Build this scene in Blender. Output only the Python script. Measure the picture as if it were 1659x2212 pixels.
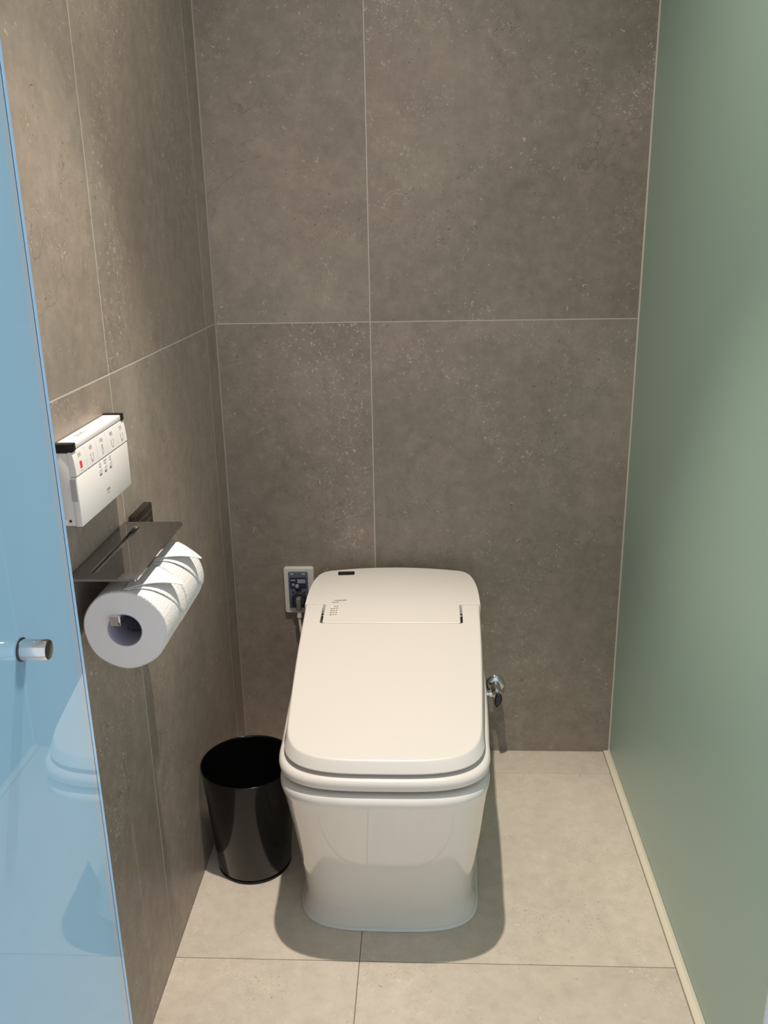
import bpy, bmesh, math, random
from mathutils import Vector, Matrix
from mathutils.geometry import tessellate_polygon

random.seed(7)
scene = bpy.context.scene
for o in list(bpy.data.objects):
    bpy.data.objects.remove(o)
COL = scene.collection

# ------------------------------------------------------------------ camera
cam_d = bpy.data.cameras.new('camera')
cam = bpy.data.objects.new('camera', cam_d)
COL.objects.link(cam)
r_ = Vector((0.99884706, 0.04471169, -0.01747625))
u_ = Vector((0.00288259, 0.30752606, 0.95153529))
f_ = Vector((-0.04791915, 0.95048861, -0.30704261))
M = Matrix((r_, u_, -f_)).transposed().to_4x4()
M.translation = Vector((0.47970, -2.03780, 1.31608))
cam.matrix_world = M
cam_d.sensor_fit = 'VERTICAL'
cam_d.sensor_height = 36.0
cam_d.sensor_width = 27.0
cam_d.lens = 1919.71 / 2212 * 36.0
cam_d.clip_start = 0.02
scene.camera = cam

# ------------------------------------------------------------------ light
world = bpy.data.worlds.new('world')
scene.world = world
world.use_nodes = True
bg = world.node_tree.nodes['Background']
bg.inputs[0].default_value = (0.87, 0.94, 1.0, 1)
bg.inputs[1].default_value = 0.64

LAMP = (0.40, -0.88, 2.33)
FILL_POS = (1.50, -0.960, 2.33)      # position of the added fill light beyond the glass
def spot(name, energy, size, blend, loc=LAMP, soft=0.016, color=(1.0, 0.88, 0.76)):
    l = bpy.data.lights.new(name, 'SPOT')
    l.energy = energy
    l.spot_size = math.radians(size)
    l.spot_blend = blend
    l.shadow_soft_size = soft
    l.color = color
    o = bpy.data.objects.new(name, l)
    COL.objects.link(o)
    o.location = loc
    return o
spot('downlight_beam', 74, 58, 0.60)
spot('downlight_spill', 29, 150, 1.0)
spot('door_glass_fill', 70, 140, 0.35, FILL_POS, 0.16)  # added fill, no real fitting: brightens the door and green partition

scene.view_settings.view_transform = 'Standard'
scene.view_settings.look = 'None'
scene.view_settings.gamma = 1.0
scene.view_settings.exposure = 0.45
scene.view_settings.use_curve_mapping = False

# ------------------------------------------------------------------ materials
def lin(c):
    return tuple((v / 12.92 if v <= 0.04045 else ((v + 0.055) / 1.055) ** 2.4) for v in c)
def srgb(r, g, b):
    return (*lin((r / 255, g / 255, b / 255)), 1)

def mat(name, col, rough=0.5, metal=0.0, coat=0.0, spec=0.5, emit=None, emit_s=0.0, bump=None, trans=0.0, ior=1.5):
    m = bpy.data.materials.new(name)
    m.use_nodes = True
    nt = m.node_tree
    b = nt.nodes['Principled BSDF']
    b.inputs['Base Color'].default_value = col
    b.inputs['Roughness'].default_value = rough
    b.inputs['Metallic'].default_value = metal
    b.inputs['Coat Weight'].default_value = coat
    b.inputs['Coat Roughness'].default_value = 0.03
    b.inputs['Specular IOR Level'].default_value = spec
    b.inputs['IOR'].default_value = ior
    b.inputs['Transmission Weight'].default_value = trans
    if emit:
        b.inputs['Emission Color'].default_value = emit
        b.inputs['Emission Strength'].default_value = emit_s
    # every material gets a faint procedural grain
    tc = nt.nodes.new('ShaderNodeTexCoord')
    no = nt.nodes.new('ShaderNodeTexNoise')
    no.inputs['Scale'].default_value = bump[0] if bump else 180
    no.inputs['Detail'].default_value = 3
    nt.links.new(tc.outputs['Object'], no.inputs['Vector'])
    if bump:
        bp = nt.nodes.new('ShaderNodeBump')
        bp.inputs['Strength'].default_value = bump[1]
        bp.inputs['Distance'].default_value = bump[2]
        nt.links.new(no.outputs['Fac'], bp.inputs['Height'])
        nt.links.new(bp.outputs['Normal'], b.inputs['Normal'])
    else:
        mr = nt.nodes.new('ShaderNodeMapRange')
        mr.inputs['To Min'].default_value = max(0.0, rough - 0.004)
        mr.inputs['To Max'].default_value = rough + 0.004
        nt.links.new(no.outputs['Fac'], mr.inputs['Value'])
        nt.links.new(mr.outputs['Result'], b.inputs['Roughness'])
    return m

def stone(name, dark, mid, light, speck_l, speck_d, rough, big=2.2, crack=0.35, bump=0.12, tint_w=(1.0, 0.95, 0.92, 1), tint_c=(0.98, 0.985, 0.97, 1)):
    """cement-look porcelain: soft clouds, pale and dark flecks, a few hair cracks"""
    m = bpy.data.materials.new(name)
    m.use_nodes = True
    nt = m.node_tree
    N = nt.nodes.new
    L = nt.links.new
    b = nt.nodes['Principled BSDF']
    tc = N('ShaderNodeTexCoord')
    oi = N('ShaderNodeObjectInfo')
    off = N('ShaderNodeVectorMath'); off.operation = 'SCALE'
    off.inputs[0].default_value = (17.3, 9.1, 23.7)
    L(oi.outputs['Random'], off.inputs['Scale'])
    add = N('ShaderNodeVectorMath'); add.operation = 'ADD'
    L(tc.outputs['Object'], add.inputs[0]); L(off.outputs[0], add.inputs[1])
    V = add.outputs[0]
    def noise(scale, detail=6, rough_=0.6, dist=0.0):
        n = N('ShaderNodeTexNoise')
        n.inputs['Scale'].default_value = scale
        n.inputs['Detail'].default_value = detail
        n.inputs['Roughness'].default_value = rough_
        n.inputs['Distortion'].default_value = dist
        L(V, n.inputs['Vector'])
        return n.outputs['Fac']
    def ramp(fac, stops):
        r = N('ShaderNodeValToRGB')
        e = r.color_ramp.elements
        e[0].position, e[0].color = stops[0]
        e[1].position, e[1].color = stops[-1]
        for p, c in stops[1:-1]:
            k = e.new(p); k.color = c
        L(fac, r.inputs['Fac'])
        return r.outputs['Color']
    def mix(fac, a, c):
        x = N('ShaderNodeMix'); x.data_type = 'RGBA'
        L(fac, x.inputs['Factor'])
        for s, i in ((a, 6), (c, 7)):
            if isinstance(s, tuple): x.inputs[i].default_value = s
            else: L(s, x.inputs[i])
        return x.outputs[2]
    def mul(a, c):
        x = N('ShaderNodeMath'); x.operation = 'MULTIPLY'
        for s, i in ((a, 0), (c, 1)):
            if isinstance(s, float): x.inputs[i].default_value = s
            else: L(s, x.inputs[i])
        return x.outputs[0]
    W1 = (1, 1, 1, 1); B0 = (0, 0, 0, 1)
    base = ramp(noise(big, 8, 0.62, 0.6), [(0.30, dark), (0.52, mid), (0.74, light)])
    fine = ramp(noise(34, 6, 0.7), [(0.30, dark), (0.5, mid), (0.72, light)])
    base2 = N('ShaderNodeMix'); base2.data_type = 'RGBA'
    base2.inputs['Factor'].default_value = 0.42
    L(base, base2.inputs[6]); L(fine, base2.inputs[7])
    c = base2.outputs[2]
    # slow drift between a warmer and a cooler stone tone
    hue = ramp(noise(1.7, 3, 0.5, 0.8), [(0.36, tint_w), (0.64, tint_c)])
    hm = N('ShaderNodeMix'); hm.data_type = 'RGBA'; hm.blend_type = 'MULTIPLY'
    hm.inputs['Factor'].default_value = 1.0
    L(c, hm.inputs[6]); L(hue, hm.inputs[7])
    c = hm.outputs[2]
    pits = ramp(noise(46, 2, 0.5, 3.0), [(0.735, B0), (0.765, W1)])
    c = mix(mul(pits, 0.6), c, speck_d)
    # patches where flecks cluster
    patch = ramp(noise(4.0, 4, 0.6, 1.0), [(0.48, B0), (0.64, W1)])
    patch2 = ramp(noise(5.3, 4, 0.6, 0.5), [(0.46, B0), (0.63, W1)])
    fl = ramp(noise(150, 3, 0.55, 1.2), [(0.60, B0), (0.68, W1)])
    c = mix(mul(mul(fl, patch), 0.7), c, speck_l)
    fl2 = ramp(noise(62, 2, 0.5, 2.2), [(0.70, B0), (0.735, W1)])
    c = mix(mul(fl2, 0.42), c, speck_l)
    fd = ramp(noise(185, 3, 0.55, 1.5), [(0.63, B0), (0.69, W1)])
    c = mix(mul(mul(fd, patch2), 0.75), c, speck_d)
    # hair cracks: edge distance of a warped voronoi, broken by noise
    vo = N('ShaderNodeTexVoronoi'); vo.feature = 'DISTANCE_TO_EDGE'
    vo.inputs['Scale'].default_value = 4.2
    wv = N('ShaderNodeVectorMath'); wv.operation = 'ADD'
    nn = N('ShaderNodeTexNoise'); nn.inputs['Scale'].default_value = 7; nn.inputs['Detail'].default_value = 5
    L(V, nn.inputs['Vector'])
    sc = N('ShaderNodeVectorMath'); sc.operation = 'SCALE'; sc.inputs['Scale'].default_value = 0.28
    L(nn.outputs['Color'], sc.inputs[0])
    L(V, wv.inputs[0]); L(sc.outputs[0], wv.inputs[1])
    L(wv.outputs[0], vo.inputs['Vector'])
    cr = ramp(vo.outputs['Distance'], [(0.0, W1), (0.008, B0)])
    brk = ramp(noise(3.1, 3, 0.5), [(0.55, B0), (0.62, W1)])
    c = mix(mul(mul(cr, brk), crack), c, speck_d)
    L(c, b.inputs['Base Color'])
    rr = N('ShaderNodeMapRange')
    rr.inputs['To Min'].default_value = rough - 0.08
    rr.inputs['To Max'].default_value = rough + 0.10
    L(noise(40, 4), rr.inputs['Value'])
    L(rr.outputs['Result'], b.inputs['Roughness'])
    bp = N('ShaderNodeBump')
    bp.inputs['Strength'].default_value = bump
    bp.inputs['Distance'].default_value = 0.0012
    L(noise(70, 6, 0.7), bp.inputs['Height'])
    L(bp.outputs['Normal'], b.inputs['Normal'])
    return m

WALL_TILE = stone('wall_tile', srgb(122, 114, 106), srgb(146, 137, 127), srgb(172, 162, 150),
                  srgb(218, 209, 196), srgb(66, 59, 52), 0.42)
FLOOR_TILE = stone('floor_tile', srgb(192, 183, 170), srgb(213, 204, 191), srgb(230, 221, 208),
                   srgb(240, 233, 222), srgb(140, 126, 110), 0.5, big=2.0, crack=0.12, bump=0.2, tint_w=(1.0, 0.98, 0.96, 1), tint_c=(1, 1, 0.99, 1))
GROUT_L = mat('light_grout', srgb(190, 185, 178), 0.8)
GROUT_D = mat('grey_grout', srgb(132, 120, 108), 0.85)
SEAL = mat('grey_sealant', srgb(150, 143, 136), 0.5)
CREAM = mat('cream_channel', srgb(226, 219, 200), 0.45)
CEIL = mat('white_ceiling_paint', srgb(225, 222, 216), 0.8)
CERAMIC = mat('white_glazed_ceramic', srgb(230, 228, 223), 0.05, coat=0.8)
PLASTIC = mat('white_satin_plastic', srgb(226, 222, 217), 0.28)
PLASTIC2 = mat('white_matt_plastic', srgb(236, 232, 229), 0.42, bump=(900, 0.05, 0.0004))
SHADE_IN = mat('grey_inner_plastic', srgb(150, 150, 148), 0.5)
BLACKP = mat('black_gloss_plastic', srgb(14, 13, 13), 0.16)
BLACKB = mat('black_bin_plastic', srgb(8, 8, 8), 0.13, spec=0.4)
BLACKM = mat('black_matt_plastic', srgb(16, 15, 15), 0.5)
CHROME = mat('chrome', srgb(225, 225, 228), 0.06, metal=1.0)
DCHROME = mat('polished_shelf_metal', srgb(172, 172, 176), 0.04, metal=1.0)
GUNMETAL = mat('brushed_dark_metal', srgb(96, 90, 85), 0.28, metal=1.0)
PAPER = mat('tissue_paper', srgb(224, 222, 220), 0.95, spec=0.1, bump=(420, 0.55, 0.0012))
PAPER_S = mat('tissue_edge', srgb(244, 243, 246), 0.95, spec=0.1, bump=(900, 0.25, 0.0006))
CARD = mat('cardboard_core', srgb(176, 174, 190), 0.9, spec=0.1)
def quilt(m):
    nt = m.node_tree; L = nt.links.new
    tc = nt.nodes.new('ShaderNodeTexCoord'); v = nt.nodes.new('ShaderNodeTexVoronoi')
    v.inputs['Scale'].default_value = 300; v.inputs['Randomness'].default_value = 0.35
    bp = nt.nodes.new('ShaderNodeBump'); bp.inputs['Strength'].default_value = 0.6; bp.inputs['Distance'].default_value = 0.0012
    L(tc.outputs['Object'], v.inputs['Vector']); L(v.outputs['Distance'], bp.inputs['Height'])
    old = nt.nodes['Principled BSDF'].inputs['Normal'].links[0].from_node
    L(old.outputs['Normal'], bp.inputs['Normal'])
    L(bp.outputs['Normal'], nt.nodes['Principled BSDF'].inputs['Normal'])
quilt(PAPER)
INK = mat('dark_ink', srgb(58, 50, 46), 0.7)
INKG = mat('grey_ink', srgb(120, 112, 108), 0.7)
REDINK = mat('red_ink', srgb(226, 52, 70), 0.6)
NAVY = mat('navy_print', srgb(38, 44, 72), 0.35)
SLATE = mat('slate_socket_cover', srgb(96, 104, 122), 0.18)
SLATE_D = mat('dark_slate_plastic', srgb(52, 56, 62), 0.3)
PALE = mat('pale_print', srgb(160, 164, 172), 0.5)
LED = mat('red_led', srgb(255, 90, 70), 0.4, emit=(1.0, 0.25, 0.15, 1), emit_s=2.5)

def frosted(name, diff, trans_col, mix_t, rough, ior=1.5):
    """satin glass: body scatters and lets light through, surface keeps its sheen"""
    m = bpy.data.materials.new(name)
    m.use_nodes = True
    nt = m.node_tree
    N = nt.nodes.new; L = nt.links.new
    nt.nodes.remove(nt.nodes['Principled BSDF'])
    out = nt.nodes['Material Output']
    tc = N('ShaderNodeTexCoord'); no = N('ShaderNodeTexNoise')
    no.inputs['Scale'].default_value = 300
    L(tc.outputs['Object'], no.inputs['Vector'])
    d = N('ShaderNodeBsdfDiffuse'); d.inputs['Color'].default_value = diff
    t = N('ShaderNodeBsdfTranslucent'); t.inputs['Color'].default_value = trans_col
    mx = N('ShaderNodeMixShader'); mx.inputs[0].default_value = mix_t
    L(d.outputs[0], mx.inputs[1]); L(t.outputs[0], mx.inputs[2])
    g = N('ShaderNodeBsdfGlossy'); g.inputs['Color'].default_value = (1, 1, 1, 1)
    mr = N('ShaderNodeMapRange')
    mr.inputs['To Min'].default_value = max(0, rough * 0.9)
    mr.inputs['To Max'].default_value = rough * 1.1
    L(no.outputs['Fac'], mr.inputs['Value']); L(mr.outputs['Result'], g.inputs['Roughness'])
    fr = N('ShaderNodeFresnel'); fr.inputs['IOR'].default_value = ior
    m2 = N('ShaderNodeMixShader')
    L(fr.outputs[0], m2.inputs[0]); L(mx.outputs[0], m2.inputs[1]); L(g.outputs[0], m2.inputs[2])
    L(m2.outputs[0], out.inputs['Surface'])
    return m
FROST_GREEN = frosted('green_satin_glass', srgb(174, 200, 188), srgb(178, 212, 198), 0.27, 0.42, 1.35)
FROST_BLUE = frosted('blue_satin_glass', srgb(160, 208, 238), srgb(178, 220, 246), 0.42, 0.0, 1.75)
CLEAR_EDGE = mat('clear_glass_edge', srgb(190, 218, 240), 0.0, trans=1.0)
EDGE_BLUE = frosted('polished_glass_edge', srgb(158, 204, 244), srgb(176, 216, 250), 0.3, 0.08)
EDGE_GREEN = mat('polished_green_edge', srgb(196, 212, 220), 0.15)

# ------------------------------------------------------------------ helpers
def origin_of(o):
    v = Vector((0, 0, 0))
    while o is not None:
        v += o.location
        o = o.parent
    return v

def obj(name, bm, material, parent=None, smooth=None):
    bmesh.ops.recalc_face_normals(bm, faces=bm.faces)
    if parent is not None:
        bmesh.ops.translate(bm, verts=bm.verts, vec=-origin_of(parent))
    me = bpy.data.meshes.new(name)
    bm.to_mesh(me)
    bm.free()
    me.materials.append(material)
    if smooth:
        for p in me.polygons:
            p.use_smooth = True
        me.set_sharp_from_angle(angle=math.radians(smooth))
    o = bpy.data.objects.new(name, me)
    COL.objects.link(o)
    o.parent = parent
    return o

def tag(o, label, cat, group=None, kind=None):
    o['label'] = label
    o['category'] = cat
    if group: o['group'] = group
    if kind: o['kind'] = kind
    return o

def empty(name, loc, label, cat, group=None, kind=None):
    o = bpy.data.objects.new(name, None)
    o.empty_display_size = 0.05
    COL.objects.link(o)
    o.location = loc
    return tag(o, label, cat, group, kind)

def box(x0, x1, y0, y1, z0, z1, bev=0.0, seg=2, bm=None):
    b = bmesh.new()
    m = Matrix.Translation(((x0 + x1) / 2, (y0 + y1) / 2, (z0 + z1) / 2)) @ Matrix.Diagonal((abs(x1 - x0), abs(y1 - y0), abs(z1 - z0), 1))
    bmesh.ops.create_cube(b, size=1.0, matrix=m)
    if bev:
        bmesh.ops.bevel(b, geom=list(b.edges), offset=bev, segments=seg, profile=0.5, affect='EDGES')
    if bm is None:
        return b
    join(bm, b)
    return bm

def join(a, b):
    me = bpy.data.meshes.new('t'); b.to_mesh(me); b.free()
    a.from_mesh(me); bpy.data.meshes.remove(me)
    return a

def loft(rings, cap0=True, cap1=True, bm=None):
    bm = bm or bmesh.new()
    vr = [[bm.verts.new(p) for p in r] for r in rings]
    n = len(vr[0])
    for a, b in zip(vr, vr[1:]):
        for i in range(n):
            bm.faces.new((a[i], a[(i + 1) % n], b[(i + 1) % n], b[i]))
    for flag, r in ((cap0, vr[0]), (cap1, vr[-1])):
        if flag:
            for t in tessellate_polygon([[v.co for v in r]]):
                if len(set(t)) == 3:
                    bm.faces.new([r[i] for i in t])
    return bm

def lathe(profile, centre, axis='Z', n=48, cap0=True, cap1=True, bm=None):
    """profile: (radius, along) pairs"""
    c = Vector(centre)
    ax = {'Z': (Vector((1, 0, 0)), Vector((0, 1, 0)), Vector((0, 0, 1))),
          'Y': (Vector((1, 0, 0)), Vector((0, 0, 1)), Vector((0, -1, 0))),
          'X': (Vector((0, 1, 0)), Vector((0, 0, 1)), Vector((1, 0, 0)))}[axis]
    rings = []
    for r, h in profile:
        rings.append([c + ax[0] * (r * math.cos(2 * math.pi * i / n)) + ax[1] * (r * math.sin(2 * math.pi * i / n)) + ax[2] * h for i in range(n)])
    return loft(rings, cap0, cap1, bm)

def tube(pts, r, n=10, bm=None):
    pts = [Vector(p) for p in pts]
    rings = []
    up = Vector((0.13, 0.21, 0.97)).normalized()
    for i, p in enumerate(pts):
        d = (pts[min(i + 1, len(pts) - 1)] - pts[max(i - 1, 0)]).normalized()
        a = d.cross(up)
        if a.length < 1e-4: a = d.cross(Vector((1, 0, 0)))
        a.normalize(); b = a.cross(d).normalized()
        rings.append([p + a * (r * math.cos(2 * math.pi * k / n)) + b * (r * math.sin(2 * math.pi * k / n)) for k in range(n)])
    return loft(rings, True, True, bm)

def spline(pts, n=8):
    pts = [Vector(p) for p in pts]
    P = [pts[0]] + pts + [pts[-1]]
    out = []
    for i in range(1, len(P) - 2):
        for k in range(n):
            t = k / n
            a, b, c, d = P[i - 1], P[i], P[i + 1], P[i + 2]
            out.append(0.5 * ((2 * b) + (c - a) * t + (2 * a - 5 * b + 4 * c - d) * t * t + (3 * b - a - 3 * c + d) * t ** 3))
    out.append(pts[-1])
    return out

def frame(o, X, Y):
    X = Vector(X).normalized(); Y = Vector(Y); Y = (Y - X * Y.dot(X)).normalized()
    m = Matrix((X, Y, X.cross(Y))).transposed().to_4x4()
    m.translation = Vector(o)
    return m

def rrect(w, h, r, seg=6):
    pts = []
    for cx, cy, a0 in ((w / 2 - r, h / 2 - r, 0), (-w / 2 + r, h / 2 - r, 90), (-w / 2 + r, -h / 2 + r, 180), (w / 2 - r, -h / 2 + r, 270)):
        for k in range(seg + 1):
            a = math.radians(a0 + 90 * k / seg)
            pts.append((cx + r * math.cos(a), cy + r * math.sin(a)))
    return pts

def inset(poly, d):
    n = len(poly); out = []
    for i in range(n):
        a = Vector(poly[i - 1]); b = Vector(poly[i]); c = Vector(poly[(i + 1) % n])
        e1 = (b - a); e2 = (c - b)
        n1 = Vector((-e1.y, e1.x)).normalized() if e1.length else Vector((0, 0))
        n2 = Vector((-e2.y, e2.x)).normalized() if e2.length else n1
        m = (n1 + n2)
        if m.length < 1e-6: m = n1
        m.normalize()
        k = max(0.35, m.dot(n1))
        out.append(b + m * (d / k))
    return out

def plate(poly, mtx, depth, bev):
    """flat piece: outline in the local XY plane, thickness along local +Z, softened front edge"""
    rings = [[mtx @ Vector((p[0], p[1], 0)) for p in poly]]
    rings.append([mtx @ Vector((p[0], p[1], depth - bev)) for p in poly])
    for a in (30, 60, 90):
        s = math.sin(math.radians(a)); c = 1 - math.cos(math.radians(a))
        rings.append([mtx @ Vector((p[0], p[1], depth - bev + bev * s)) for p in inset(poly, bev * c)])
    rings.append([mtx @ Vector((p[0], p[1], depth)) for p in inset(poly, bev * 1.4)])
    return loft(rings)

def text(name, s, mtx, size, material, parent, sx=1.0):
    cu = bpy.data.curves.new(name, 'FONT')
    cu.body = s
    cu.size = size
    cu.align_x = 'CENTER'; cu.align_y = 'CENTER'
    cu.resolution_u = 2
    t = bpy.data.objects.new(name, cu)
    COL.objects.link(t)
    bpy.context.view_layer.update()
    me = bpy.data.meshes.new_from_object(t.evaluated_get(bpy.context.evaluated_depsgraph_get()))
    bpy.data.objects.remove(t)
    bm = bmesh.new(); bm.from_mesh(me); bpy.data.meshes.remove(me)
    bmesh.ops.transform(bm, matrix=mtx @ Matrix.Diagonal((sx, 1, 1, 1)), verts=bm.verts)
    return obj(name, bm, material, parent)

# ------------------------------------------------------------------ the setting
W = 0.9535          # glass partition
SEAM_Z = 1.109      # horizontal joint of the wall tiles
TOP = 2.40
YN = -2.5           # how far floor and left wall run towards the viewer
G = 0.0011          # half joint

def tile_box(parent, material, x0, x1, y0, y1, z0, z1):
    bm = box(x0, x1, y0, y1, z0, z1, 0.0006, 1)
    c = Vector(((x0 + x1) / 2, (y0 + y1) / 2, (z0 + z1) / 2))
    bmesh.ops.translate(bm, verts=bm.verts, vec=-c)
    o = obj('tile', bm, material, None)
    o.location = c - origin_of(parent)
    o.parent = parent
    return o

# floor
floor = tag(obj('floor', box(-0.06, W + 0.10, YN, 0.05, -0.06, -0.0012), GROUT_D),
            'pale beige stone tile floor under the toilet', 'floor', kind='structure')
fx = [0.0005, 0.351, 0.9375]
fy = [-0.0015, -0.100, -0.7107, -1.321, -1.931, YN]
for i in range(2):
    for j in range(5):
        tile_box(floor, FLOOR_TILE, fx[i] + (G * .7 if i else 0), fx[i + 1] - (G * .7 if i < 1 else 0.0008),
                 fy[j + 1] + G * .7, fy[j] - (G * .7 if j else 0), -0.012, 0.0)

# back wall
wb = tag(obj('wall_back', box(-0.06, W + 0.02, 0.0004, 0.06, -0.06, TOP), GROUT_L),
         'taupe stone tile back wall behind the toilet', 'wall', kind='structure')
bx_ = [0.003, 0.3535, W - 0.0035]
bz = [0.0008, SEAM_Z, TOP]
for i in range(2):
    for j in range(2):
        tile_box(wb, WALL_TILE, bx_[i] + (G if i else 0), bx_[i + 1] - (G if i < 1 else 0),
                 0.0, 0.010, bz[j] + (G if j else 0), bz[j + 1] - (G if j < 1 else 0))
# pale bead in the inner corner
bm = bmesh.new()
loft([[Vector((0.0, 0.0013, z)), Vector((0.0, -0.0028, z)), Vector((0.0022, -0.0014, z)), Vector((0.0040, 0.0013, z))] for z in (0.0, TOP)], bm=bm)
obj('corner_sealant', bm, SEAL, wb)

# left wall
wl = tag(obj('wall_left', box(-0.06, -0.0004, YN, 0.05, -0.06, TOP), GROUT_L),
         'taupe stone tile side wall carrying the control panel and paper holder', 'wall', kind='structure')
ly = [-0.0005, -0.0885, -0.7134, -1.3380, -1.9630, YN]
for j in range(5):
    for k in range(2):
        tile_box(wl, WALL_TILE, -0.010, 0.0, ly[j + 1] + G, ly[j] - (G if j else 0),
                 bz[k] + (G if k else 0), bz[k + 1] - (G if k < 1 else 0))

# ceiling
tag(obj('ceiling', box(-0.06, 2.4, -2.9, 0.05, TOP, TOP + 0.05), CEIL),
    'white painted ceiling above the toilet stall', 'ceiling', kind='structure')

# green frosted partition on the right
wr = tag(obj('wall_right', box(W, W + 0.010, -1.038, -0.0005, 0.004, TOP - 0.002), FROST_GREEN),
         'green frosted glass partition beside the toilet', 'glass partition', kind='structure')
obj('glass_edge', box(W - 0.0002, W + 0.0102, -1.0445, -1.0382, 0.004, TOP - 0.002, 0.001, 1), EDGE_GREEN, wr)
bm = bmesh.new()
loft([[Vector((W - 0.0003, -0.0002, z)), Vector((W - 0.0030, -0.0004, z)), Vector((W - 0.0003, -0.0028, z))] for z in (0.006, TOP - 0.003)], bm=bm)
obj('glass_sealant', bm, mat('pale_sealant', srgb(206, 204, 190), 0.5), wr)
tr = tag(obj('trim_1', box(0.9380, W + 0.012, -1.045, -0.0006, -0.010, 0.0035, 0.0008, 1), CREAM),
         'cream threshold strip along the foot of the green glass', 'trim', kind='structure')
bm = bmesh.new()
loft([[Vector((W - 0.0005, y, 0.0036)), Vector((W - 0.0045, y, 0.0036)), Vector((W - 0.0005, y, 0.0085))] for y in (-1.038, -0.001)], bm=bm)
obj('sealant_bead', bm, mat('cream_sealant', srgb(222, 220, 202), 0.4), tr)

# ------------------------------------------------------------------ glass door, swung open on the left
DX = 0.188
door = empty('door_1', (DX, -1.75, 0.0), 'blue frosted glass door standing open on the left', 'glass door', kind='structure')
DZ0, DZ1 = 0.012, 2.05
obj('door_pane', box(DX - 0.010, DX, -2.10, -1.3850, DZ0, DZ1), FROST_BLUE, door)
obj('edge_band', box(DX - 0.010, DX, -1.3850, -1.3755, DZ0, DZ1), frosted('pale_satin_band', srgb(174, 204, 226), srgb(188, 216, 238), 0.40, 0.0, 1.75), door)
obj('clear_margin', box(DX - 0.010, DX, -1.3754, -1.3744, DZ0, DZ1), CLEAR_EDGE, door)
obj('polished_edge', box(DX - 0.010, DX, -1.3743, -1.3680, DZ0, DZ1, 0.0012, 2), EDGE_BLUE, door)
KZ = 1.0300
knob = obj('door_knob', lathe([(0.0060, 0.0), (0.0078, 0.0004), (0.0078, 0.0196), (0.0072, 0.0204)], (DX, -1.472, KZ), 'X', 32), CHROME, door, 40)
obj('knob_cap', lathe([(0.0068, 0.0203), (0.0068, 0.0206), (0.0060, 0.0208)], (DX, -1.472, KZ), 'X', 32), GUNMETAL, knob, 40)
obj('knob_collar', lathe([(0.0088, 0.0), (0.0088, 0.0012), (0.0080, 0.0016)], (DX, -1.472, KZ), 'X', 32), GUNMETAL, knob, 40)
obj('knob_back', lathe([(0.0080, -0.0104), (0.0080, -0.028), (0.0070, -0.029)], (DX, -1.472, KZ), 'X', 32), CHROME, knob, 40)

# ------------------------------------------------------------------ toilet
TX = 0.402
T = empty('toilet', (TX, -0.33, 0.0), 'white tankless bidet toilet with closed lid on the beige floor', 'toilet')

def dshape(yf, yb, hw, hwb, dc=0.125, n=3.4, rb=0.045, k=22):
    """plan outline, squarish rounded front and round-cornered back; right side then left, anticlockwise from above"""
    right = []
    # back corner (right)
    for i in range(7):
        a = math.radians(90 - 90 * i / 6)
        right.append((hwb - rb + rb * math.cos(a), yb - rb + rb * math.sin(a)))
    # side, gently bowed, down to the start of the front curve
    y0 = yb - rb; y1 = yf + dc
    for i in range(1, 9):
        t = i / 9
        right.append((hwb + (hw - hwb) * t + 0.004 * math.sin(math.pi * t), y0 + (y1 - y0) * t))
    for i in range(k + 1):
        th = math.radians(90 * i / k)
        right.append((hw * max(0, math.cos(th)) ** (2 / n), y1 - dc * math.sin(th) ** (2 / n)))
    pts = right[:]
    left = [(-x, y) for x, y in right[:-1]][::-1]
    return [(TX + x, y) for x, y in (pts + left)][::-1]

def ring(o, z):
    return [Vector((x, y, z(y) if callable(z) else z)) for x, y in o]

# bowl: skirted ceramic body
prof = [  # z, y front, half width, half width back
    (0.3740, -0.7000, 0.1705, 0.1750), (0.3775, -0.7150, 0.1785, 0.1840), (0.3785, -0.7260, 0.1845, 0.1900), (0.3765, -0.7335, 0.1885, 0.1935), (0.3715, -0.7380, 0.1905, 0.1950),
    (0.3640, -0.7395, 0.1910, 0.1955), (0.3550, -0.7370, 0.1900, 0.1950), (0.3450, -0.7320, 0.1887, 0.1945), (0.3280, -0.7240, 0.1873, 0.1931),
    (0.2800, -0.7040, 0.1846, 0.1895), (0.2200, -0.6810, 0.1818, 0.1859), (0.1600, -0.6610, 0.1775, 0.1830),
    (0.1100, -0.6460, 0.1740, 0.1810), (0.0700, -0.6350, 0.1720, 0.1800), (0.0450, -0.6300, 0.1715, 0.1800), (0.0300, -0.6285, 0.1720, 0.1800),
    (0.0180, -0.6300, 0.1745, 0.1810), (0.0080, -0.6335, 0.1775, 0.1830), (0.0006, -0.6350, 0.1790, 0.1840)]
rings = [ring(dshape(yf, -0.028, hw, hb), z) for z, yf, hw, hb in prof]
bowl = obj('bowl', loft(rings), CERAMIC, T, 50)
# sealant bead round the foot
rings = [ring(dshape(yf, -0.026, hw, hb), z) for z, yf, hw, hb in
         [(0.0065, -0.6338, 0.1778, 0.183), (0.0040, -0.6362, 0.1800, 0.185), (0.0006, -0.6372, 0.1810, 0.186)]]
obj('foot_sealant', loft(rings, True, True), mat('white_sealant', srgb(226, 228, 224), 0.35), T, 60)
# dark band between bowl and seat
rings = [ring(dshape(-0.698, -0.030, 0.181, 0.182), z) for z in (0.366, 0.392)]
obj('seat_buffer', loft(rings), SHADE_IN, T, 50)

SL = 0.125
def ztop(y): return 0.4410 + SL * (y + 0.716)
def off(d): return lambda y: ztop(y) + d

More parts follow.
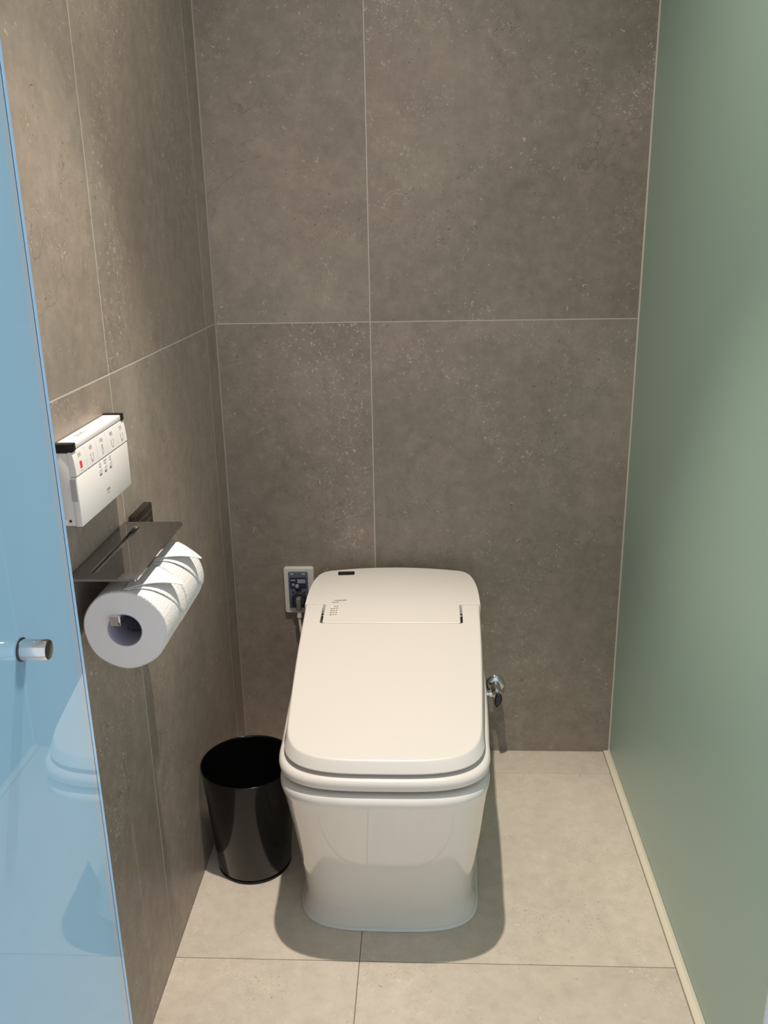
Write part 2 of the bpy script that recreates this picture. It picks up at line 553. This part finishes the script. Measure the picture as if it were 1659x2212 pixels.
# seat
def zs(z0): return lambda y: z0 + 0.045 * (y + 0.72)
srings = [ring(dshape(yf, -0.205, hw, hb, rb=0.02), zs(z)) for yf, hw, hb, z in
          [(-0.716, 0.1785, 0.1830, 0.3870), (-0.7270, 0.1855, 0.1905, 0.3870), (-0.7315, 0.1890, 0.1940, 0.3878), (-0.7345, 0.1910, 0.1960, 0.3912),
           (-0.7360, 0.1920, 0.1968, 0.3980), (-0.7362, 0.1915, 0.1965, 0.4030), (-0.7345, 0.1895, 0.1950, 0.4075), (-0.7305, 0.1870, 0.1925, 0.4105), (-0.7240, 0.1825, 0.1885, 0.4115), (-0.712, 0.1755, 0.1830, 0.4115)]]
obj('seat', loft(srings), PLASTIC, T, 50)
rings = [ring(dshape(-0.7085, -0.215, 0.1795, 0.183, rb=0.02), z) for z in (zs(0.409), lambda y: zs(0.409)(y) + 0.014 + 0.07 * max(0, y + 0.70))]
obj('seat_pad', loft(rings), SHADE_IN, T, 50)

# rear housing with the control tongue, and the lid that wraps round it
YH, YT, XS = -0.2010, -0.2790, 0.1505     # hinge line, tongue front, tongue half width
def clip_low(o, y):   # part of the outline behind y
    return [p for p in o if p[1] > y]
full = dshape(-0.7330, -0.030, 0.192, 0.1985, rb=0.050)
def halfw(y, o):      # half width of an outline at depth y
    c = sorted(((p[1], abs(p[0] - TX)) for p in o if abs(p[0] - TX) > 0.05), key=lambda q: q[0])
    for (ya, xa), (yb, xb) in zip(c, c[1:]):
        if ya <= y <= yb and yb - ya > 1e-9:
            return xa + (xb - xa) * (y - ya) / (yb - ya)
    return c[-1][1]

def arc(cx, cy, r, a0, a1, n=5):
    return [(cx + r * math.cos(math.radians(a0 + (a1 - a0) * i / n)), cy + r * math.sin(math.radians(a0 + (a1 - a0) * i / n))) for i in range(n + 1)]

def back_arc():
    """back edge: gently bowed towards the wall, round corners"""
    pts = []
    for i in range(25):
        t = -1 + 2 * i / 24
        pts.append((TX - 0.137 * t, -0.030 - 0.013 * t * t))
    return pts

hw_h = 0.1985
def rear_outline(g):
    """rear housing, anticlockwise seen from above; g = clearance"""
    pts = []
    y = YH + g
    r = 0.006
    # right hinge shoulder
    pts.append((TX + hw_h - 0.001, y + 0.0005))
    # right side up to back corner
    pts += [(TX + hw_h - 0.0015, -0.165), (TX + 0.195, -0.130), (TX + 0.1915, -0.105), (TX + 0.187, -0.085), (TX + 0.180, -0.066), (TX + 0.169, -0.053), (TX + 0.155, -0.0465)]
    pts += back_arc()
    pts += [(TX - 0.155, -0.0465), (TX - 0.169, -0.053), (TX - 0.180, -0.066), (TX - 0.187, -0.085), (TX - 0.1915, -0.105), (TX - 0.195, -0.130), (TX - hw_h + 0.0015, -0.165)]
    pts.append((TX - hw_h + 0.001, y + 0.0005))
    # left notch: in along the hinge line, down the tongue side, along the tongue front
    pts += arc(TX - XS - 0.004, y - 0.004, 0.004, 90, 0, 4)
    pts += arc(TX - XS + 0.006, YT + 0.006, 0.006, 180, 270, 5)
    pts += arc(TX + XS - 0.006, YT + 0.006, 0.006, 270, 360, 5)
    pts += arc(TX + XS + 0.004, y - 0.004, 0.004, 180, 90, 4)
    return pts

def domed(poly, zlow, zt, bev, bm=None):
    rings = [ring(poly, zlow), ring(poly, lambda y: zt(y) - bev)]
    for a in (22, 45, 67, 90):
        s = math.sin(math.radians(a)); c = 1 - math.cos(math.radians(a))
        rings.append(ring(inset(poly, bev * c), (lambda s: lambda y: zt(y) - bev + bev * s)(s)))
    rings.append(ring(inset(poly, bev * 1.5), zt))
    return loft(rings, bm=bm)

ro = rear_outline(0.0)
bm = domed(ro, 0.402, ztop, 0.0020)
housing = obj('control_housing', bm, PLASTIC, T, 32)
# housing skirt below the hinge line, joins the bowl
sk = [(TX + x, y) for x, y in [(0.196, -0.215), (0.1975, -0.165), (0.195, -0.130), (0.1915, -0.105), (0.187, -0.085), (0.180, -0.066), (0.169, -0.053), (0.155, -0.0465)]]
sk += back_arc()
sk += [(2 * TX - p[0], p[1]) for p in sk[:8]][::-1]
obj('housing_skirt', loft([ring(sk, 0.3725), ring(sk, 0.4015)]), PLASTIC, T, 40)

# lid
bot = [p for p in dshape(-0.7280, -0.05, 0.1825, 0.1990, rb=0.03) if p[1] < YH - 0.004]
# order: dshape is reversed (clockwise list reversed -> left back ... front ... right back)
left_first = bot[0][0] < TX
if not left_first: bot = bot[::-1]
g = 0.0034; gs = 0.0052
lo = [(TX - 0.1985, YH - g)] + bot + [(TX + 0.1985, YH - g)]
lo += arc(TX + XS + gs + 0.005, YH - g - 0.005, 0.005, 90, 180, 4)
lo += arc(TX + XS + gs - 0.004, YT - g + 0.0035, 0.004, 0, -90, 4)[:0]
lo += [(TX + XS + gs, YT - g + 0.004), (TX + XS + gs - 0.004, YT - g)]
lo += [(TX - XS - gs + 0.004, YT - g), (TX - XS - gs, YT - g + 0.004)]
lo += arc(TX - XS - gs - 0.005, YH - g - 0.005, 0.005, 0, 90, 4)
def scale_in(poly, d, dfront):
    """pull only the outer rim inwards (not the notch)"""
    ins = inset(poly, 1.0)
    out = []
    for i, p in enumerate(poly):
        outer = 1 <= i <= len(bot)
        v = Vector(p); nrm = (Vector(ins[i]) - v)
        if nrm.length: nrm.normalize()
        if outer:
            fr = max(0.0, min(1.0, (-0.60 - p[1]) / 0.08))
            out.append(v + nrm * (d + (dfront - d) * fr))
        elif i in (0, len(bot) + 1):
            out.append(Vector((p[0] + (d if i == 0 else -d), p[1])))
        else:
            out.append(v)
    return out
lid_rings = []
def zlb(y): return 0.4185 + 0.095 * (y + 0.72)
lid_rings.append(ring(scale_in(lo, 0.010, 0.010), lambda y: zlb(y) - 0.0005))
lid_rings.append(ring(scale_in(lo, 0.0025, 0.0025), lambda y: zlb(y)))
lid_rings.append(ring(scale_in(lo, 0.0005, 0.0005), lambda y: zlb(y) + 0.0012))
lid_rings.append(ring(scale_in(lo, 0.0, 0.0), lambda y: zlb(y) + 0.0035))
lid_rings.append(ring(scale_in(lo, 0.0035, 0.0085), lambda y: ztop(y) - 0.0030))
lid_rings.append(ring(scale_in(lo, 0.0046, 0.0100), lambda y: ztop(y) - 0.0012))
lid_rings.append(ring(scale_in(lo, 0.0062, 0.0122), lambda y: ztop(y) - 0.0002))
lid_rings.append(ring(scale_in(lo, 0.0082, 0.0150), lambda y: ztop(y)))
lid = obj('lid', loft(lid_rings), PLASTIC, T, 32)
# hinge barrels seen in the two side slots
for s in (-1, 1):
    bmh = lathe([(0.006, -0.001), (0.0065, 0.0), (0.0065, 0.010), (0.006, 0.011)], (TX + s * (XS + 0.0025) - 0.005, -0.235, ztop(-0.235) - 0.012), 'X', 20)
    obj('hinge', bmh, GUNMETAL, T, 40)

def on_top(x, y, h=0.0003):
    return frame((x, y, ztop(y) + h), (1, 0, 0), (0, 1, SL))
# sensor window
poly = [(-0.0195, -0.0095), (0.0195, -0.0095), (0.0205, 0.0075), (-0.0175, 0.0075)]
obj('sensor_window', plate(rrect(0.0395, 0.0175, 0.003), frame((0.287, -0.0605, ztop(-0.0605) - 0.0002), (1, 0.05, 0), (0, 1, SL)), 0.0007, 0.0003), BLACKP, T, 40)
text('lettering', 'TANKLESS', on_top(0.2835, -0.1865) @ Matrix.Rotation(0.09, 4, 'Z'), 0.0078, INK, T, 0.80)
bm = bmesh.new()
for i in range(6):
    box(0.2655 + i * 0.0027, 0.2673 + i * 0.0027, -0.1965 + i * 0.0002, -0.1937 + i * 0.0002, ztop(-0.195) + 0.0001, ztop(-0.195) + 0.0004, bm=bm)
obj('small_print', bm, INKG, T)
bm = bmesh.new()
for rw in range(5):
    for cl in range(3):
        x = 0.2675 + cl * 0.0058 - rw * 0.0001; y = -0.2135 - rw * 0.0086 + cl * 0.0009
        wd = 0.0021 if cl == 0 else 0.0015
        if (rw, cl) == (0, 0): continue
        loft([ring([(x - wd, y - .0010), (x + wd, y - .0010), (x + wd, y + .0010), (x - wd, y + .0010)], off(d)) for d in (0.0001, 0.0004)], bm=bm)
obj('indicator_marks', bm, INK, T)
obj('indicator_light', lathe([(0.0016, 0.0), (0.0016, 0.0005), (0.0010, 0.0008)], (0.2675, -0.2145, ztop(-0.2145)), 'Z', 16), LED, T, 40)

# ------------------------------------------------------------------ waste bin
BX, BY = 0.1035, -0.436
RB = empty('waste_bin', (BX, BY, 0.0), 'black round plastic waste bin in the corner beside the toilet', 'bin')
outp = [(0.0, 0.0006), (0.0765, 0.0006), (0.0785, 0.0022), (0.0785, 0.0052), (0.0765, 0.0066), (0.0770, 0.0080), (0.0790, 0.0110), (0.0985, 0.2470), (0.0990, 0.2492), (0.0982, 0.2500), (0.0968, 0.2493), (0.0960, 0.2470), (0.0755, 0.0130), (0.072, 0.0100), (0.0, 0.0095)]
bmx = bmesh.new()
n = 72
rows = []
for r, h in outp:
    if r == 0: rows.append([bmx.verts.new((BX, BY, h))])
    else: rows.append([bmx.verts.new((BX + r * math.cos(2 * math.pi * i / n), BY + r * math.sin(2 * math.pi * i / n), h)) for i in range(n)])
for a, b in zip(rows, rows[1:]):
    for i in range(n):
        j = (i + 1) % n
        if len(a) == 1: bmx.faces.new((a[0], b[i], b[j]))
        elif len(b) == 1: bmx.faces.new((a[i], a[j], b[0]))
        else: bmx.faces.new((a[i], a[j], b[j], b[i]))
obj('bin_body', bmx, BLACKB, RB, 50)
obj('rim', lathe([(0.0963, 0.2484), (0.0968, 0.2503), (0.0980, 0.2509), (0.0990, 0.2503), (0.0994, 0.2486)], (BX, BY, 0), 'Z', 72, False, False), BLACKB, RB, 60)

# ------------------------------------------------------------------ bidet control panel on the left wall
CP = empty('control_panel', (0.0, -0.855, 0.945), 'white wall-mounted bidet control panel with black end caps and buttons', 'control panel')
Y0, Y1 = -0.9560, -0.7530       # near end, far end
obj('back_body', box(0.0, 0.0225, Y0 + 0.001, Y1 - 0.001, 0.9480, 1.0460, 0.0012, 2), PLASTIC2, CP, 40)
# lower cover
lc = obj('lower_cover', box(0.0215, 0.0305, Y0, Y1, 0.9470, 1.0140, 0.0014, 2), PLASTIC2, CP, 40)
# five push buttons in one strip
bw = (Y1 - Y0) / 5
names = ['정지', '세정', '비데', '쾌변', '건조']
for i in range(5):
    a = Y0 + i * bw + (0.0002 if i else 0); b = Y0 + (i + 1) * bw - 0.0002
    bm = bmesh.new()
    pr = [(0.0225, 1.0150), (0.0300, 1.0150), (0.0307, 1.0160), (0.0302, 1.0260), (0.0292, 1.0370), (0.0274, 1.0462), (0.0262, 1.0472), (0.0225, 1.0472)]
    loft([[Vector((x, y, z)) for x, z in pr] for y in (a, b)], bm=bm)
    bt = obj('button', bm, PLASTIC2, CP, 35)
    yc = (a + b) / 2
    m = frame((0.0294, yc, 1.0396), (0, 1, 0), (-0.17, 0, 1))
    text('button_lettering', names[i], m, 0.0062, INKG, bt)
    if i == 0:
        obj('stop_mark', plate(rrect(0.0068, 0.0094, 0.0005), frame((0.0299, yc, 1.0268), (0, 1, 0), (-0.07, 0, 1)), 0.0006, 0.0002), REDINK, bt, 40)
        obj('braille_bar', plate(rrect(0.0090, 0.0018, 0.0006), frame((0.0302, yc, 1.0196), (0, 1, 0), (-0.05, 0, 1)), 0.0006, 0.0002), PLASTIC, bt, 40)
    else:
        bm = bmesh.new()
        def P(u, v): return Vector((0.0305 - 0.0010 * (v + 0.005) / 0.01 * 0.55, yc + u, 1.0265 + v))
        if i == 2:   # drop with a head
            tube([P(0.0012 * math.sin(k), 0.0058 + 0.0014 * math.cos(k)) for k in [j * 0.7 for j in range(10)]], 0.00028, 5, bm)
            tube(spline([P(-0.0012, 0.0035), P(-0.0028, -0.0025), P(0, -0.0062), P(0.0028, -0.0025), P(0.0012, 0.0035)], 5), 0.00030, 5, bm)
        else:        # bowl outline
            tube(spline([P(-0.0042, 0.0050), P(-0.0042, -0.0010), P(-0.0022, -0.0052), P(0, -0.0058), P(0.0022, -0.0052), P(0.0042, -0.0010), P(0.0042, 0.0050)], 5), 0.00030, 5, bm)
            if i in (1, 5): tube([P(0, -0.0056), P(0, -0.0030)], 0.0003, 5, bm)
            if i == 4: tube([P(-0.0016, -0.0070), P(0, -0.0045), P(0.0016, -0.0070)], 0.0004, 5, bm)
        obj('button_icon', bm, INKG, bt)
# three small keys in the lower cover
for i, (yk, s) in enumerate(((-0.8720, '온도'), (-0.8520, '원터치'), (-0.8320, '수압'))):
    key = obj('small_key', plate(rrect(0.0100, 0.0085, 0.002), frame((0.0304, yk, 1.0005), (0, 1, 0), (0, 0, 1)), 0.0010, 0.0005), PLASTIC, CP, 40)
    bm = box(0.0304, 0.0308, yk - 0.0042, yk + 0.0042, 1.0058, 1.0066)
    box(0.0304, 0.0308, yk - 0.0042, yk + 0.0042, 0.9945, 0.9955, bm=bm)
    obj('key_slit', bm, INKG, key)
    text('key_lettering', s, frame((0.0307, yk, 1.0098), (0, 1, 0), (0, 0, 1)), 0.0046, INKG, key)
text('opening_lettering', 'OPEN', frame((0.0307, -0.8505, 0.9680), (0, 1, 0), (0, 0, 1)), 0.0056, INKG, lc)
obj('opening_line', box(0.0304, 0.0308, -0.8560, -0.8450, 0.9632, 0.9638), INKG, lc)
# flush bar on top with black ends
fb = obj('flush_bar', box(0.0012, 0.0272, Y0 + 0.0125, Y1 - 0.0085, 1.0480, 1.0560, 0.0012, 2), PLASTIC2, CP, 40)
text('flush_lettering', '물내림', frame((0.0140, -0.8860, 1.0562), (0, 1, 0), (-1, 0, 0)), 0.0085, INKG, fb, 1.3)
text('flush_lettering', '소', frame((0.0140, -0.8000, 1.0562), (0, 1, 0), (-1, 0, 0)), 0.0065, INKG, fb, 1.3)
for a, b in ((Y0 - 0.0005, Y0 + 0.0135), (Y1 - 0.0100, Y1 + 0.0005)):
    obj('end_cap', box(0.0006, 0.0292, a, b, 1.0470, 1.0578, 0.0014, 2), BLACKP, CP, 40)
# recessed finger grip and screw in the near end
obj('side_grip', plate(rrect(0.0075, 0.0300, 0.0016), frame((0.0250, Y0 + 0.0008, 0.9965), (1, 0, 0), (0, 0, 1)), 0.0012, 0.0004), mat('grey_grip_plastic', srgb(184, 182, 184), 0.5), CP, 40)
obj('lock_screw', lathe([(0.0016, 0.0), (0.0016, 0.0012), (0.0010, 0.0016)], (0.0150, Y0 + 0.0006, 0.9550), 'Y', 16), BLACKM, CP, 40)
obj('wall_bracket', box(0.0, 0.0110, Y0 - 0.0030, Y0 + 0.03, 0.9500, 0.9580, 0.001, 1), PLASTIC2, CP, 40)

# ------------------------------------------------------------------ paper holder: shelf, bracket, bar
H = empty('paper_holder', (0.0, -0.80, 0.78), 'chrome double toilet paper holder with flat mirror shelf on the left wall', 'paper holder')
ZS = 0.8750
SY0, SY1, SX = -0.9605, -0.7190, 0.0955
# shelf outline with a long slot
def shelf():
    bm = bmesh.new()
    o = [(0.0015, SY0), (SX - 0.003, SY0), (SX - 0.0009, SY0 + 0.0009), (SX, SY0 + 0.003), (SX, SY1 - 0.008), (SX - 0.0024, SY1 - 0.0024), (SX - 0.008, SY1), (0.0015, SY1)]
    hr = 0.0050; hx = 0.0285; ya, yb = -0.9330, -0.7500
    hole = [(hx + hr * math.cos(math.radians(a)), ya + hr * math.sin(math.radians(a))) for a in range(180, 361, 20)]
    hole += [(hx + hr * math.cos(math.radians(a)), yb + hr * math.sin(math.radians(a))) for a in range(0, 181, 20)]
    for z in (ZS, ZS - 0.003):
        vo = [bm.verts.new((x, y, z)) for x, y in o]; vh = [bm.verts.new((x, y, z)) for x, y in hole]
        eo = [bm.edges.new((vo[i], vo[(i + 1) % len(vo)])) for i in range(len(vo))]
        eh = [bm.edges.new((vh[i], vh[(i + 1) % len(vh)])) for i in range(len(vh))]
        bmesh.ops.triangle_fill(bm, use_beauty=True, edges=eo + eh)
        if z == ZS: top = (vo, vh)
        else:
            for t, b in zip(top, (vo, vh)):
                n = len(t)
                for i in range(n): bm.faces.new((t[i], t[(i + 1) % n], b[(i + 1) % n], b[i]))
    return bm
sh = obj('shelf', shelf(), DCHROME, H)
obj('shelf_screw', lathe([(0.0040, 0.0), (0.0040, 0.0010), (0.0026, 0.0022), (0.0012, 0.0024)], (0.0285, -0.7470, ZS), 'Z', 20), CHROME, sh, 40)
# rail under the slot
obj('slot_rail', box(0.0245, 0.0325, -0.9360, -0.7440, ZS - 0.0090, ZS - 0.0034, 0.0012, 2), CHROME, H, 40)
# dark mounting block on the wall
blk = obj('wall_mount', box(0.0, 0.0130, -0.7000, -0.6160, 0.8180, 0.8762, 0.0010, 2), GUNMETAL, H, 40)
for z in (0.8640, 0.8520):
    obj('mount_groove', box(0.0128, 0.0136, -0.6960, -0.6200, z, z + 0.0009), CHROME, blk)
obj('shelf_arm', box(0.0, 0.0110, -0.7190, -0.7005, 0.8560, 0.8715, 0.001, 1), GUNMETAL, H, 40)
# square bar through the rolls, held by an arm down from the mount
RX, RZ, RR, RC = 0.0680, 0.7960, 0.0580, 0.0240
obj('bar_arm', box(0.0130, 0.0630, -0.7200, -0.7060, 0.8040, 0.8200, 0.0015, 2), CHROME, H, 40)
obj('bar_drop', box(0.0020, 0.0130, -0.7200, -0.7060, 0.8040, 0.8558, 0.0015, 2), GUNMETAL, H, 40)
obj('bar', box(0.0505, 0.0655, -0.9560, -0.7060, 0.8045, 0.8185, 0.0016, 2), CHROME, H, 40)

# ------------------------------------------------------------------ toilet rolls with pointed sheets
def roll(y0, y1, tip, label, seed):
    rnd = random.Random(seed)
    Rl = empty('toilet_roll', (RX, (y0 + y1) / 2, RZ - RR), label, 'toilet paper', 'white toilet rolls on the holder')
    n = 72
    L = y1 - y0
    def rr_(i): return RR + 0.0006 * math.sin(3 * 2 * math.pi * i / n + seed) + 0.0004 * math.sin(7 * 2 * math.pi * i / n)
    def rg(rf, y): return [Vector((RX + rf(i) * math.cos(2 * math.pi * i / n), y, RZ + rf(i) * math.sin(2 * math.pi * i / n))) for i in range(n)]
    bm = bmesh.new()
    nseg = 14
    rings = [rg(lambda i: rr_(i) - 0.0022, y0), rg(lambda i: rr_(i) - 0.0006, y0 + 0.0006)]
    for k in range(nseg + 1):
        y = y0 + 0.0018 + (L - 0.0036) * k / nseg
        rings.append(rg(lambda i: rr_(i), y))
    rings += [rg(lambda i: rr_(i) - 0.0006, y1 - 0.0006), rg(lambda i: rr_(i) - 0.0022, y1)]
    loft(rings, False, False, bm)
    obj('paper_winding', bm, PAPER, Rl, 40)
    # end faces, with rings of wound paper
    for y, s in ((y0, 1), (y1, -1)):
        prof = []
        m = 16
        for k in range(m + 1):
            r = RC + (RR - 0.0022 - RC) * k / m
            prof.append(rg(lambda i, r=r, k=k: r if k < m else rr_(i) - 0.0022, y + s * (0.0003 * (k % 2))))
        obj('paper_end', loft(prof, False, False), PAPER_S, Rl, 30)
    obj('core', loft([rg(lambda i: RC, y0 - 0.0004), rg(lambda i: RC, y1 + 0.0004), rg(lambda i: RC - 0.0010, y1 + 0.0004), rg(lambda i: RC - 0.0010, y0 - 0.0004), rg(lambda i: RC, y0 - 0.0004)], False, False), CARD, Rl, 40)
    if seed == 1:
        lt = text('core_lettering', 'VAMA', Matrix.Identity(4), 1.0, INK, None)
        for v in lt.data.vertices:
            a = math.radians(-92) + v.co.x * 0.50
            r = RC - 0.0013
            v.co = Vector((RX + r * math.cos(a), y0 + 0.046 + 0.013 * v.co.y , RZ + r * math.sin(a))) - origin_of(Rl)
        lt.parent = Rl
    # loose end folded into a point: base edge across the top, tip standing clear of the roll
    th0, th1 = math.radians(84), math.radians(32)
    def flap(lift, th0, th1, ytip, wide, thick, power):
        bm = bmesh.new()
        NU, NV = 20, 12
        grid = []
        for layer in (0, 1):
            g_ = []
            for a in range(NU + 1):
                u = a / NU
                th = th0 + (th1 - th0) * u
                r = RR + 0.0016 + lift * u ** power + layer * thick
                row = []
                ya = y0 + 0.001 + (ytip - y0 - 0.001) * u * wide
                yb = y1 - 0.001 + (ytip - y1 + 0.001) * u * wide
                for b in range(NV + 1):
                    v = b / NV
                    sag = 0.0006 * math.sin(9 * v + 4 * u + seed)
                    row.append(bm.verts.new((RX + (r + sag * u) * math.cos(th), ya + (yb - ya) * v, RZ + (r + sag * u) * math.sin(th))))
                g_.append(row)
            grid.append(g_)
        for l in (0, 1):
            for a in range(NU):
                for b in range(NV):
                    q = (grid[l][a][b], grid[l][a + 1][b], grid[l][a + 1][b + 1], grid[l][a][b + 1])
                    bm.faces.new(q if l else q[::-1])
        per = [(a, 0) for a in range(NU)] + [(NU, b) for b in range(NV)] + [(a, NV) for a in range(NU, 0, -1)] + [(0, b) for b in range(NV, 0, -1)]
        for k in range(len(per)):
            a1, b1 = per[k]; a2, b2 = per[(k + 1) % len(per)]
            bm.faces.new((grid[0][a1][b1], grid[0][a2][b2], grid[1][a2][b2], grid[1][a1][b1]))
        bmesh.ops.remove_doubles(bm, verts=bm.verts, dist=1e-6)
        return bm
    obj('folded_point', flap(0.019, math.radians(86), math.radians(31), tip, 0.985, 0.0011, 1.7), PAPER, Rl, 50)
    # under-fold hugging the roll, its edge sweeping down the side
    bm = bmesh.new()
    NU, NV = 18, 14
    g_ = []
    for a in range(NU + 1):
        u = a / NU
        row = []
        for b in range(NV + 1):
            v = b / NV
            y = y0 + 0.002 + (L - 0.004) * v
            end = math.radians(80 - 92 * math.sin(min(1, v * 1.05) * math.pi / 2) ** 1.4)
            th = math.radians(84) + (end - math.radians(84)) * u
            r = RR + 0.0012
            row.append(bm.verts.new((RX + r * math.cos(th), y, RZ + r * math.sin(th))))
        g_.append(row)
    for a in range(NU):
        for b in range(NV):
            bm.faces.new((g_[a][b], g_[a + 1][b], g_[a + 1][b + 1], g_[a][b + 1]))
    bmesh.ops.remove_doubles(bm, verts=bm.verts, dist=1e-6)
    o = obj('folded_sheet', bm, PAPER, Rl, 50)
    md = o.modifiers.new('thickness', 'SOLIDIFY'); md.thickness = 0.0011; md.offset = 1
    return Rl
roll(-0.9500, -0.8500, -0.886, 'white toilet roll nearest the glass door, folded point resting on top', 1)
roll(-0.8450, -0.7450, -0.782, 'white toilet roll farther back on the holder, behind the other roll', 2)

# ------------------------------------------------------------------ socket behind the toilet
S = empty('wall_socket', (0.162, 0.0, 0.457), 'white framed wall socket with tinted cover beside the toilet lid', 'socket')
def onwall(x, z, y): return frame((x, y, z), (1, 0, 0), (0, 0, 1))
def wplate(w, h, r, x, z, yb, d, b=0.0008): return plate(rrect(w, h, r), onwall(x, z, yb), d, b)
# onwall Z axis points to -y (X x Z): thickness grows towards the room
obj('socket_frame', wplate(0.0745, 0.1210, 0.006, 0.1635, 0.457, 0.0, 0.0110, 0.0025), PLASTIC, S, 40)
cv = obj('tinted_cover', wplate(0.0480, 0.0960, 0.003, 0.1625, 0.4600, -0.0105, 0.0055, 0.0012), SLATE, S, 40)
obj('info_panel', wplate(0.0410, 0.0300, 0.0008, 0.1625, 0.4790, -0.0155, 0.0008, 0.0002), NAVY, cv, 40)
for x, z, w, h in ((0.1500, 0.4865, 0.0120, 0.0036), (0.1705, 0.4840, 0.0200, 0.0105), (0.1500, 0.4750, 0.0072, 0.0072)):
    obj('print_patch', wplate(w, h, min(w, h) * 0.45 if w < .013 else 0.0006, x, z, -0.0162, 0.0004, 0.0001), PALE, cv, 40)
for x in (0.1475, 0.1760):
    obj('cover_tab', wplate(0.0080, 0.0050, 0.0008, x, 0.5025, -0.0155, 0.0016, 0.0005), PALE, cv, 40)
    obj('cover_screw', lathe([(0.0022, 0.0), (0.0022, 0.0006), (0.001, 0.001)], (x + 0.001, -0.0158, 0.4545), 'Y', 14), BLACKM, cv, 40)
obj('cover_button', lathe([(0.0048, 0.0), (0.0048, 0.0040), (0.0038, 0.0052)], (0.1595, -0.0158, 0.4715), 'Y', 24), PALE, cv, 40)
obj('hinge_block', wplate(0.0150, 0.0060, 0.0008, 0.1625, 0.4605, -0.0155, 0.0014, 0.0004), BLACKM, cv, 40)
obj('socket_ring', lathe([(0.0205, 0.0), (0.0205, 0.0060), (0.0190, 0.0085), (0.0160, 0.0085), (0.0155, 0.0030)], (0.1640, -0.0155, 0.4350), 'Y', 36), SLATE_D, cv, 40)
PL = empty('power_plug', (0.1640, -0.024, 0.4350), 'grey power plug with white cord in the wall socket', 'plug')
obj('plug_body', lathe([(0.0145, 0.0186), (0.0145, 0.0260), (0.0125, 0.0300)], (0.1640, 0.0, 0.4350), 'Y', 28), SLATE_D, PL, 40)
obj('plug_grip', box(0.1585, 0.1695, -0.0420, -0.0240, 0.4150, 0.4480, 0.003, 3), mat('grey_plug', srgb(120, 120, 120), 0.4), PL, 50)
obj('strain_relief', lathe([(0.0060, 0.0), (0.0056, 0.006), (0.0042, 0.020)], (0.1640, -0.033, 0.3955), 'Z', 18), PLASTIC, PL, 40)
obj('cord', tube(spline([(0.1640, -0.033, 0.4160), (0.1642, -0.033, 0.3900), (0.1665, -0.034, 0.3600), (0.1730, -0.037, 0.3200), (0.1860, -0.045, 0.2900), (0.2030, -0.060, 0.2780), (0.2110, -0.070, 0.2760)], 8), 0.0036, 12), PLASTIC, PL, 60)

# ------------------------------------------------------------------ stop valve on the right of the toilet
VX, VZ = 0.6540, 0.1960
V = empty('stop_valve', (VX, 0.0, VZ), 'chrome water stop valve with black lever on the back wall', 'valve')
obj('flange', lathe([(0.0250, 0.0), (0.0250, 0.0022), (0.0225, 0.0060), (0.0165, 0.0090), (0.0130, 0.0098)], (VX, 0.0, VZ), 'Y', 40), CHROME, V, 45)
obj('valve_body', lathe([(0.0118, 0.009), (0.0118, 0.0220), (0.0098, 0.0235), (0.0098, 0.0255), (0.0125, 0.0270), (0.0125, 0.0500), (0.0112, 0.0530)], (VX, 0.0, VZ), 'Y', 32), CHROME, V, 35)
obj('valve_nut', lathe([(0.0105, 0.0530), (0.0105, 0.0570), (0.0088, 0.0580), (0.0088, 0.0660)], (VX, 0.0, VZ), 'Y', 32), CHROME, V, 35)
obj('side_outlet', lathe([(0.0082, 0.0), (0.0082, 0.014), (0.0095, 0.015), (0.0095, 0.026), (0.0070, 0.027)], (VX - 0.034, -0.0400, VZ - 0.006), 'X', 24), CHROME, V, 35)
# black lever: pointed paddle
lever = [(0.0085, 0.0070), (0.0020, 0.0095), (-0.0055, 0.0050), (-0.0078, -0.0060), (-0.0080, -0.0160), (-0.0040, -0.0225), (0.0020, -0.0190), (0.0075, -0.0110), (0.0100, -0.0020)]
lever = lever if sum((lever[i][0] * lever[(i + 1) % 9][1] - lever[(i + 1) % 9][0] * lever[i][1]) for i in range(9)) > 0 else lever[::-1]
lv = [(p.x, p.y) for p in spline([Vector((x, y, 0)) for x, y in lever + lever[:1]], 4)[:-1]]
obj('lever', plate(lv, frame((VX + 0.0015, -0.0640, VZ - 0.003), (1, 0, 0), (0, 0.25, 1)), 0.0110, 0.0025), BLACKP, V, 45)
obj('supply_hose', tube(spline([(VX - 0.030, -0.0400, VZ - 0.006), (VX - 0.040, -0.041, VZ - 0.004), (VX - 0.052, -0.046, VZ + 0.006), (VX - 0.0640, -0.052, VZ + 0.010)], 8), 0.0055, 14), CHROME, V, 60)
